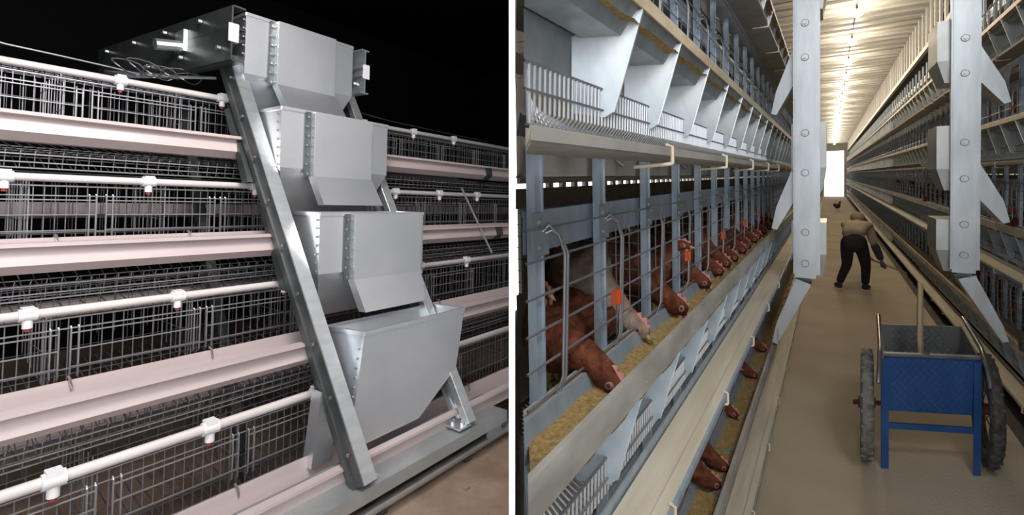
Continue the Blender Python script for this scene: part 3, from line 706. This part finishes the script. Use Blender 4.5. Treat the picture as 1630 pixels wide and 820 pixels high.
def wheel(x, mt, tread):
    m = MB(); R0, wd = .288, .033
    prof = [(-wd * .7, .222), (-wd, .24), (-wd, .272), (-wd * .6, R0), (0, R0 + .004), (wd * .6, R0), (wd, .272), (wd, .24), (wd * .7, .222)]
    n = 32; np_ = len(prof); vs = [(x + a, .13 + rr * cos(2 * pi * i / n), .292 + rr * sin(2 * pi * i / n)) for i in range(n) for a, rr in prof]
    fs = [(i * np_ + j, i * np_ + (j + 1) % np_, ((i + 1) % n) * np_ + (j + 1) % np_, ((i + 1) % n) * np_ + j) for i in range(n) for j in range(np_)]
    m.add(vs, fs); o = m.build('wheel', mt, r, 50)
    t = MB()
    for i in range(48):
        a = 2 * pi * i / 48; c = Vector((x + (.016 if i % 2 else -.016), .13 + R0 * cos(a), .292 + R0 * sin(a))); t.bar(c - Vector((.013, 0, 0)), c + Vector((.013, 0, 0)), (0, -sin(a), cos(a)), .018, .014)
    t.build('tread_blocks', mt, (r, o), kind='stuff')
    h = MB(); h.tube([(x - .045, .13, .292), (x + .045, .13, .292)], .03, 12, True)
    for i in range(16):
        a = 2 * pi * i / 16; h.tube([(x + (.02 if i % 2 else -.02), .13 + .025 * cos(a), .292 + .025 * sin(a)), (x, .13 + .228 * cos(a + .3), .292 + .228 * sin(a + .3))], .003, 4)
    h.build('hub', 'rust', (r, o))
wheel(-hw - .078, 'rubber_dusty', 1); wheel(hw + .062, 'rubber', 1)
# shovel standing in the cart
r2 = Root('shovel', 'wooden handled shovel leaning inside the blue hand cart', 'shovel', RH, (.452, 3.36, FZ), rot=ct); r2.shear = r.shear
m = MB(); m.tube([(-.02, .16, .33), (-.035, .16, .66), (-.035, .15, .98)], [.020, .0185, .016], 10, True); m.build('shaft', 'wood', r2, 50)
m = MB(); m.poly([(-.10, .155, .327), (.05, .155, .327), (.06, .25, .345), (-.11, .25, .345)], (0, 0, .004)); m.build('blade', 'steel_worn', r2)

# ================================================================== HENS
def loft(m, secs, n=12):
    """secs: (y, z, half width, half height); rings square to the path in the YZ plane"""
    rings = []
    for i, (y, z, w, h) in enumerate(secs):
        a = secs[max(i - 1, 0)]; b = secs[min(i + 1, len(secs) - 1)]
        t = Vector((0, b[0] - a[0], b[1] - a[1])).normalized(); u = Vector((0, -t.z, t.y))
        rings.append([Vector((0, y, z)) + Vector((1, 0, 0)) * w * cos(2 * pi * k / n) + u * h * sin(2 * pi * k / n) for k in range(n)])
    vs = [v for g in rings for v in g]; fs = [(i * n + k, i * n + (k + 1) % n, (i + 1) * n + (k + 1) % n, (i + 1) * n + k) for i in range(len(rings) - 1) for k in range(n)]
    fs += [tuple(range(n))[::-1], tuple(range((len(rings) - 1) * n, len(rings) * n))]
    m.add(vs, fs)
def hen_meshes(pose, turn=0):
    out = {}
    body = MB()
    tail = [(-.27, .305, .008, .03), (-.24, .285, .022, .042), (-.19, .26, .04, .052), (-.15, .235, .058, .07), (-.08, .205, .080, .092), (0, .195, .087, .098), (.06, .205, .080, .092)]
    if pose == 'feed':
        neck = [(.115, .215, .066, .078), (.165, .210, .053, .060), (.205, .192, .043, .048), (.240, .168, .035, .038), (.268, .146, .029, .031), (.293, .131, .026, .028), (.318, .119, .021, .022), (.334, .112, .012, .012)]
        hd = Vector((0, .305, .126)); fw = Vector((0, .86, -.5))
    elif pose == 'peck':
        neck = [(.115, .222, .066, .076), (.165, .230, .053, .060), (.210, .231, .043, .048), (.245, .224, .035, .039), (.270, .211, .029, .032), (.292, .194, .026, .029), (.310, .174, .021, .023), (.320, .160, .012, .012)]
        hd = Vector((0, .301, .186)); fw = Vector((0, .72, -.69))
    else:
        neck = [(.105, .240, .064, .074), (.135, .275, .050, .055), (.152, .310, .040, .042), (.165, .345, .032, .034), (.178, .372, .027, .028), (.196, .386, .025, .026), (.218, .388, .022, .022), (.238, .384, .011, .012)]
        hd = Vector((0, .208, .387)); fw = Vector((0, 1, -.12)).normalized()
    loft(body, tail + neck, 14); out['body'] = (body, 'hen')
    up = Vector((0, -fw.z, fw.y)); B = lambda f, u, s=0: hd + fw * f + up * u + Vector((s, 0, 0))
    b = MB(); b.add([B(.026, .006, .008), B(.026, .006, -.008), B(.026, -.008, -.007), B(.026, -.008, .007), B(.058, -.008)], [(0, 1, 4), (1, 2, 4), (2, 3, 4), (3, 0, 4), (3, 2, 1, 0)]); out['beak'] = (b, 'beak')
    c = MB(); pts = [B(.03, .010), B(.027, .026), B(.018, .022), B(.010, .035), B(-.002, .026), B(-.010, .036), B(-.020, .024), B(-.030, .028), B(-.028, .010)]
    c.poly([p - Vector((.003, 0, 0)) for p in pts], (.006, 0, 0)); out['comb'] = (c, 'comb')
    f = MB()
    for s in (-1, 1): f.ball(B(.010, .002, s * .0185), .011, 8, 6, (.5, 1, .9)); f.ball(B(.022, -.024, s * .008), .012, 6, 5, (.4, .7, 1.2))
    out['face'] = (f, 'face')
    e = MB()
    for s in (-1, 1): e.ball(B(.010, .005, s * .0240), (.0036), 6, 5)
    out['eye'] = (e, 'eye')
    w = MB()
    for s in (-1, 1):
        sec = [(.07, .215, .004, .02), (.03, .215, .012, .05), (-.05, .215, .014, .058), (-.13, .228, .010, .04), (-.20, .243, .004, .012)]
        k0 = len(w.v); loft(w, sec, 8); w.v[k0:] = [(x + s * (.082 - .10 * max(0, -y - .06)) - (0 if y < .0 else s * .02 * y / .07), y, z) for x, y, z in w.v[k0:]]
    out['wing'] = (w, 'hen')
    l = MB()
    for s in (-1, 1):
        l.tube([(s * .04, .0, .13), (s * .04, .015, .06), (s * .04, .0, .012)], [.016, .008, .006], 6)
        for a in (-.5, 0, .5, pi): l.tube([(s * .04, 0, .008), (s * .04 + .04 * sin(a), .04 * cos(a), .004)], [.006, .003], 5, True)
    out['leg'] = (l, 'shank')
    if turn:
        ph = R(turn); Lb = .13; y0 = .09
        def bend(v):
            v = Vector(v)
            if v.y <= y0: return v
            d = v.y - y0; e = min(d, Lb); a = ph * e / Lb
            px_, py_ = -(Lb / ph) * (1 - cos(a)), y0 + (Lb / ph) * sin(a)
            return Vector((px_ - sin(a) * (d - e) + v.x * cos(a), py_ + cos(a) * (d - e) + v.x * sin(a), v.z))
        for k in ('body', 'beak', 'comb', 'face', 'eye'): out[k][0].v = [tuple(bend(v)) for v in out[k][0].v]
        hd = bend(hd)
    return out, hd
HM = {}
for pose, base, turn in (('feed', 'feed', 0), ('up', 'up', 0), ('peck_left', 'peck', 75), ('up_left', 'up', 70), ('feed_left', 'feed', 55)):
    d, hd = hen_meshes(base, turn); HM[pose] = ({k: v for k, v in d.items()}, hd, {})
class _L: local = True; o = None
def hen(head, heading, pose, label, color='hen', sc=1.0, feet=None, hall=RH, group='brown hens in the right hall', small=False, cat='hen'):
    """head: where the head goes; heading: degrees from hall +X towards +Y; feet: floor height to stand on"""
    d, hd, cache = HM[pose]; Rz = Matrix.Rotation(R(heading - 90), 4, 'Z')
    if feet is not None:
        sz = (head[2] - feet) / hd.z; sz = min(max(sz, .75), 1.15)
    else: sz = sc; 
    h = Rz @ (hd * sc); loc = Vector((head[0] - h.x, head[1] - h.y, feet if feet is not None else head[2] - hd.z * sc))
    o = bpy.data.objects.new('hen', None); link(o); o.matrix_world = RH.M @ Matrix.Translation(loc) @ Rz @ Matrix.Diagonal((sc, sc, sz, 1))
    o['label'] = label; o['category'] = cat
    if group: o['group'] = group
    for part, (mb, mt) in d.items():
        if small and part in ('eye', 'leg'): continue
        mk = color if mt == 'hen' else mt; key = (part, mk)
        if key not in cache:
            me = bpy.data.meshes.new(part); me.from_pydata([tuple(v) for v in mb.v], [], mb.f); me.materials.append(M[mk])
            bm = bmesh.new(); bm.from_mesh(me); bmesh.ops.recalc_face_normals(bm, faces=bm.faces); bm.to_mesh(me); bm.free(); me.shade_smooth(); cache[key] = me
        q = link(bpy.data.objects.new(part, cache[key])); q.parent = o
    return o
F2 = LIPS[1] - .17; F1 = LIPS[0] - .17; F3 = LIPS[2] - .17
hen((-.545, .955, -.265), -98, 'up_left', 'hen with pale face looking out at the left edge, second tier', 'hen', .92, F2)
hen((-.385, .945, -.42), -80, 'peck_left', 'large red brown hen with lowered head at the nearest yellow feed', 'hen', 1.08, -.42 - .186 * .95)
hen((-.43, 1.26, -.395), -62, 'feed_left', 'buff and white hen with ragged neck, between the two largest orange clips', 'hen_pale', 1.0, F2)
hen((-.395, 1.53, -.395), -40, 'feed_left', 'red brown hen with pale comb feeding behind the buff and white hen', 'hen', 1.0, F2)
hen((-.44, 1.76, -.244), 0, 'up', 'upright brown hen whose head touches the second orange clip', 'hen', 1.05, F2)
hen((-.41, 1.95, -.405), 5, 'feed', 'hen feeding just past the second orange clip of the second tier', 'hen', 1.05, F2)
for i, (y, dz, hdg) in enumerate([(2.22, 0, 20), (2.42, .01, 5), (2.62, 0, 25), (2.92, .0, 10), (3.10, .01, 30), (3.42, 0, 10), (3.62, .01, 0), (3.95, 0, 20), (4.3, 0, 10), (4.62, 0, 20)]):
    hen((-.41, y, -.405 + dz), hdg, 'feed', '%s hen beyond the second orange clip, head over the second tier trough' % ORD[i], 'hen', 1.0, F2)
for i, (x, y, hdg, pose, c) in enumerate([(-.60, 1.42, 280, 'up', 'hen_dark'), (-.58, 1.62, 275, 'up', 'hen_dark'), (-.74, 1.80, 240, 'up', 'hen_dark'), (-.60, 1.90, 270, 'feed', 'hen_dark'), (-.62, 2.2, 270, 'up', 'hen'), (-.62, 2.5, 250, 'up', 'hen_dark'), (-.85, 2.1, 300, 'up', 'hen_dark'), (-.66, 1.26, 290, 'up', 'hen_dark')]):
    hen((x, y, F2 + (.385 if pose == 'up' else .13)), hdg, pose, '%s dark hen standing inside the second tier cage behind the feeding hens' % ORD[i], c, .98, F2)
for i, (x, y, z, hdg, pose) in enumerate([(-.365, 2.06, -1.165, 10, 'feed'), (-.37, 1.90, -1.13, 30, 'feed'), (-.40, 2.54, -1.16, 0, 'feed'), (-.42, 2.72, -1.0, 10, 'up'), (-.38, 3.1, -1.16, 20, 'feed'), (-.38, 3.6, -1.16, 0, 'feed')]):
    hen((x, y, z), hdg, pose, '%s hen from the front in the bottom tier of the left row' % ORD[i], 'hen', 1.0, F1)
for i, (ti, y, hdg, pose) in enumerate([(1, 7.6, 190, 'up'), (1, 8.1, 170, 'up'), (1, 8.9, 180, 'feed'), (1, 10.3, 180, 'up'), (1, 12.2, 170, 'up'), (2, 5.1, 180, 'feed'), (1, 5.0, 185, 'feed'), (0, 4.5, 180, 'feed'), (0, 6.2, 175, 'up')]):
    F = LIPS[ti] - .17
    hen((1.10 if pose == 'feed' else 1.14, y, F + (.13 if pose == 'feed' else .385)), hdg, pose, '%s of the hens in the row right of the aisle, %s tier' % (ORD[i], TNR[ti]), 'hen', 1.0, F, group='hens of the row right of the aisle', small=y > 7)
hen((.40, 25.3, FZ + .40), 60, 'up', 'small dark hen loose on the aisle floor before the doorway', 'hen_dark', 1.0, FZ, group=None)

# ================================================================== PERSON
r = Root('person', 'person in beige shirt and black trousers bending down to sweep the aisle floor', 'person', RH, (.28, 8.1, FZ), rot=Matrix.Rotation(R(-2), 4, 'Z'))
def skin(name, J, E, mt, parent, root=None, sub=2):
    names = list(J); me = bpy.data.meshes.new(name); me.from_pydata([J[n][0] for n in names], [(names.index(a), names.index(b)) for a, b in E], [])
    me.materials.append(M[mt]); o = link(bpy.data.objects.new(name, me)); md = o.modifiers.new('skin', 'SKIN'); md.use_smooth_shade = True
    sv = me.skin_vertices[0].data
    for i, n in enumerate(names):
        q = J[n][1]; sv[i].radius = q if isinstance(q, tuple) else (q, q); sv[i].use_root = (n == (root or names[0]))
    s = o.modifiers.new('subdivision', 'SUBSURF'); s.levels = sub; s.render_levels = sub
    o.parent = parent; return o
J = dict(pelvis=((0, .02, .70), (.10, .08)), waist=((.015, .16, .80), (.10, .075)), chest=((.04, .34, .86), (.115, .08)), neck=((.045, .46, .895), .045), chin=((.045, .51, .90), .05), head=((.045, .585, .935), (.068, .078)), crown=((.045, .655, .95), .055),
         hl=((-.085, .0, .64), .085), kl=((-.07, .08, .33), .058), al=((-.165, .02, .075), .038), tl=((-.175, .12, .035), .032),
         hr=((.085, .0, .64), .085), kr=((.135, .10, .33), .058), ar=((.130, .06, .075), .038), tr=((.14, .16, .035), .032),
         sl=((-.09, .40, .85), .055), el=((-.02, .52, .60), .04), wl=((.16, .44, .42), .028),
         sr=((.165, .38, .84), .055), er=((.235, .42, .58), .04), wr=((.325, .44, .35), .028))
E_ = [('pelvis', 'waist'), ('waist', 'chest'), ('chest', 'neck'), ('neck', 'chin'), ('chin', 'head'), ('head', 'crown'), ('pelvis', 'hl'), ('hl', 'kl'), ('kl', 'al'), ('al', 'tl'), ('pelvis', 'hr'), ('hr', 'kr'), ('kr', 'ar'), ('ar', 'tr'), ('chest', 'sl'), ('sl', 'el'), ('el', 'wl'), ('chest', 'sr'), ('sr', 'er'), ('er', 'wr')]
skin('body', J, E_, 'skin', r.o)
g = lambda n, k=1.15, dz=0: ((J[n][0][0], J[n][0][1], J[n][0][2] + dz), tuple(q * k for q in J[n][1]) if isinstance(J[n][1], tuple) else J[n][1] * k)
T = dict(waist=((.0, .09, .745), (.135, .105)), pelvis=((0, .0, .68), (.140, .115)), hl=((-.085, -.01, .60), .100), ml=((-.075, .05, .46), .080), kl=((-.075, .075, .33), .064), cl=((-.125, .04, .20), .056), al=((-.165, .02, .07), .047), hr=((.09, -.01, .60), .100), mr=((.115, .05, .46), .080), kr=((.138, .095, .33), .064), cr=((.135, .075, .20), .056), ar=((.13, .06, .07), .047))
skin('trousers', T, [('waist', 'pelvis'), ('pelvis', 'hl'), ('hl', 'ml'), ('ml', 'kl'), ('kl', 'cl'), ('cl', 'al'), ('pelvis', 'hr'), ('hr', 'mr'), ('mr', 'kr'), ('kr', 'cr'), ('cr', 'ar')], 'trousers', r.o, 'pelvis')
S = dict(tail=((-.003, .03, .725), (.148, .125)), hem=((.0, .11, .785), (.152, .112)), waist=((.015, .21, .84), (.150, .10)), chest=((.04, .35, .875), (.155, .095)), col=((.045, .455, .868), .062), sl=((-.095, .40, .86), .072), el=((-.04, .50, .68), .056), sr=((.168, .385, .85), .076), ml=((.205, .40, .72), .062), er=((.235, .42, .60), .054))
skin('shirt', S, [('tail', 'hem'), ('hem', 'waist'), ('waist', 'chest'), ('chest', 'col'), ('chest', 'sl'), ('sl', 'el'), ('chest', 'sr'), ('sr', 'ml'), ('ml', 'er')], 'shirt', r.o, 'chest')
skin('sleeve_guard', dict(a=((.232, .419, .61), .057), b=((.28, .43, .48), .054), c=((.318, .438, .37), .042)), [('a', 'b'), ('b', 'c')], 'sleeve', r.o)
skin('sleeve_guard', dict(a=((-.035, .505, .66), .057), b=((.06, .49, .54), .05), c=((.145, .448, .44), .04)), [('a', 'b'), ('b', 'c')], 'sleeve', r.o)
def hand(wr, d, grip, mt):
    wr = Vector(wr); d = Vector(d).normalized(); ax = Vector(grip).normalized(); sd = d.cross(ax).normalized()
    JJ = dict(w=(tuple(wr), .026), p=(tuple(wr + d * .055), (.036, .022))); EE = [('w', 'p')]
    for i in range(4):
        b = wr + d * .075 + ax * (.026 - .0175 * i); L = (.9, 1.05, 1.0, .8)[i]
        JJ['f%da' % i] = (tuple(b), .0105); JJ['f%db' % i] = (tuple(b + d * .022 * L + sd * .022 * L), .0095); JJ['f%dc' % i] = (tuple(b + d * .004 + sd * .040 * L), .0085)
        EE += [('p', 'f%da' % i), ('f%da' % i, 'f%db' % i), ('f%db' % i, 'f%dc' % i)]
    JJ['t'] = (tuple(wr + d * .045 + ax * .038 + sd * .01), .012); JJ['u'] = (tuple(wr + d * .068 + ax * .03 + sd * .036), .0095); EE += [('p', 't'), ('t', 'u')]
    return skin('glove', JJ, EE, mt, r.o, 'p')
hand((.322, .44, .36), (.25, .05, -.95), (.93, 0, -.36), 'glove')
hand((.155, .445, .43), (.6, -.1, -.75), (.93, 0, -.36), 'skin')
# cap with brim and hood over the neck
m = MB(); m.ball((.045, .585, .955), .095, 14, 10, (.95, 1.05, .92)); cp = m.build('cap', 'cap', r, True)
m = MB(); m.poly([(-.03, .655, .93), (.12, .655, .93), (.10, .74, .90), (-.01, .74, .90)], (0, 0, .012)); m.build('brim', 'cap', (r, cp))
fc = MB(); fc.ball((.045, .625, .855), .014, 8, 6, (.8, 1.2, .8)); fc.ball((.018, .65, .865), .008); fc.ball((.072, .65, .865), .008); fc.build('face_features', 'skin', r, True)
for s, (x, y, a) in ((-1, (-.168, .02, -.15)), (1, (.132, .06, .15))):
    m = MB(); loft(m, [(-.05, .05, .02, .022), (-.04, .045, .038, .04), (.02, .045, .042, .045), (.09, .035, .046, .033), (.15, .028, .042, .026), (.185, .022, .02, .016)], 12)
    m.v = [(x + px * cos(a) + py * sin(a), y - px * sin(a) + py * cos(a), max(pz, .004)) for px, py, pz in m.v]; sh = m.build('shoe', 'shoe', r, True)
    m = MB(); m.poly([(x - .04, y - .05, .0), (x + .04, y - .05, .0), (x + .045 + .1 * sin(a), y + .12, .0), (x - .035 + .12 * sin(a), y + .16, .0)], (0, 0, .012)); m.build('sole', 'white_plastic', (r, sh))
rb = Root('hand_broom', 'short wooden stick broom held by the bending person', 'broom', RH, (.28, 8.1, FZ), rot=Matrix.Rotation(R(-2), 4, 'Z'))
m = MB(); m.tube([(.17, .44, .385), (.49, .46, .255)], .012, 8, True); m.build('stick', 'wood', rb)
m = MB()
for i in range(40):
    a = random.uniform(-.03, .03); b = random.uniform(-.02, .02); m.tube([(.48, .46 + b * .3, .258 + a * .3), (.60, .465 + b * 2, .19 + a)], .003, 4)
m.build('bristles', 'wood', rb, kind='stuff')
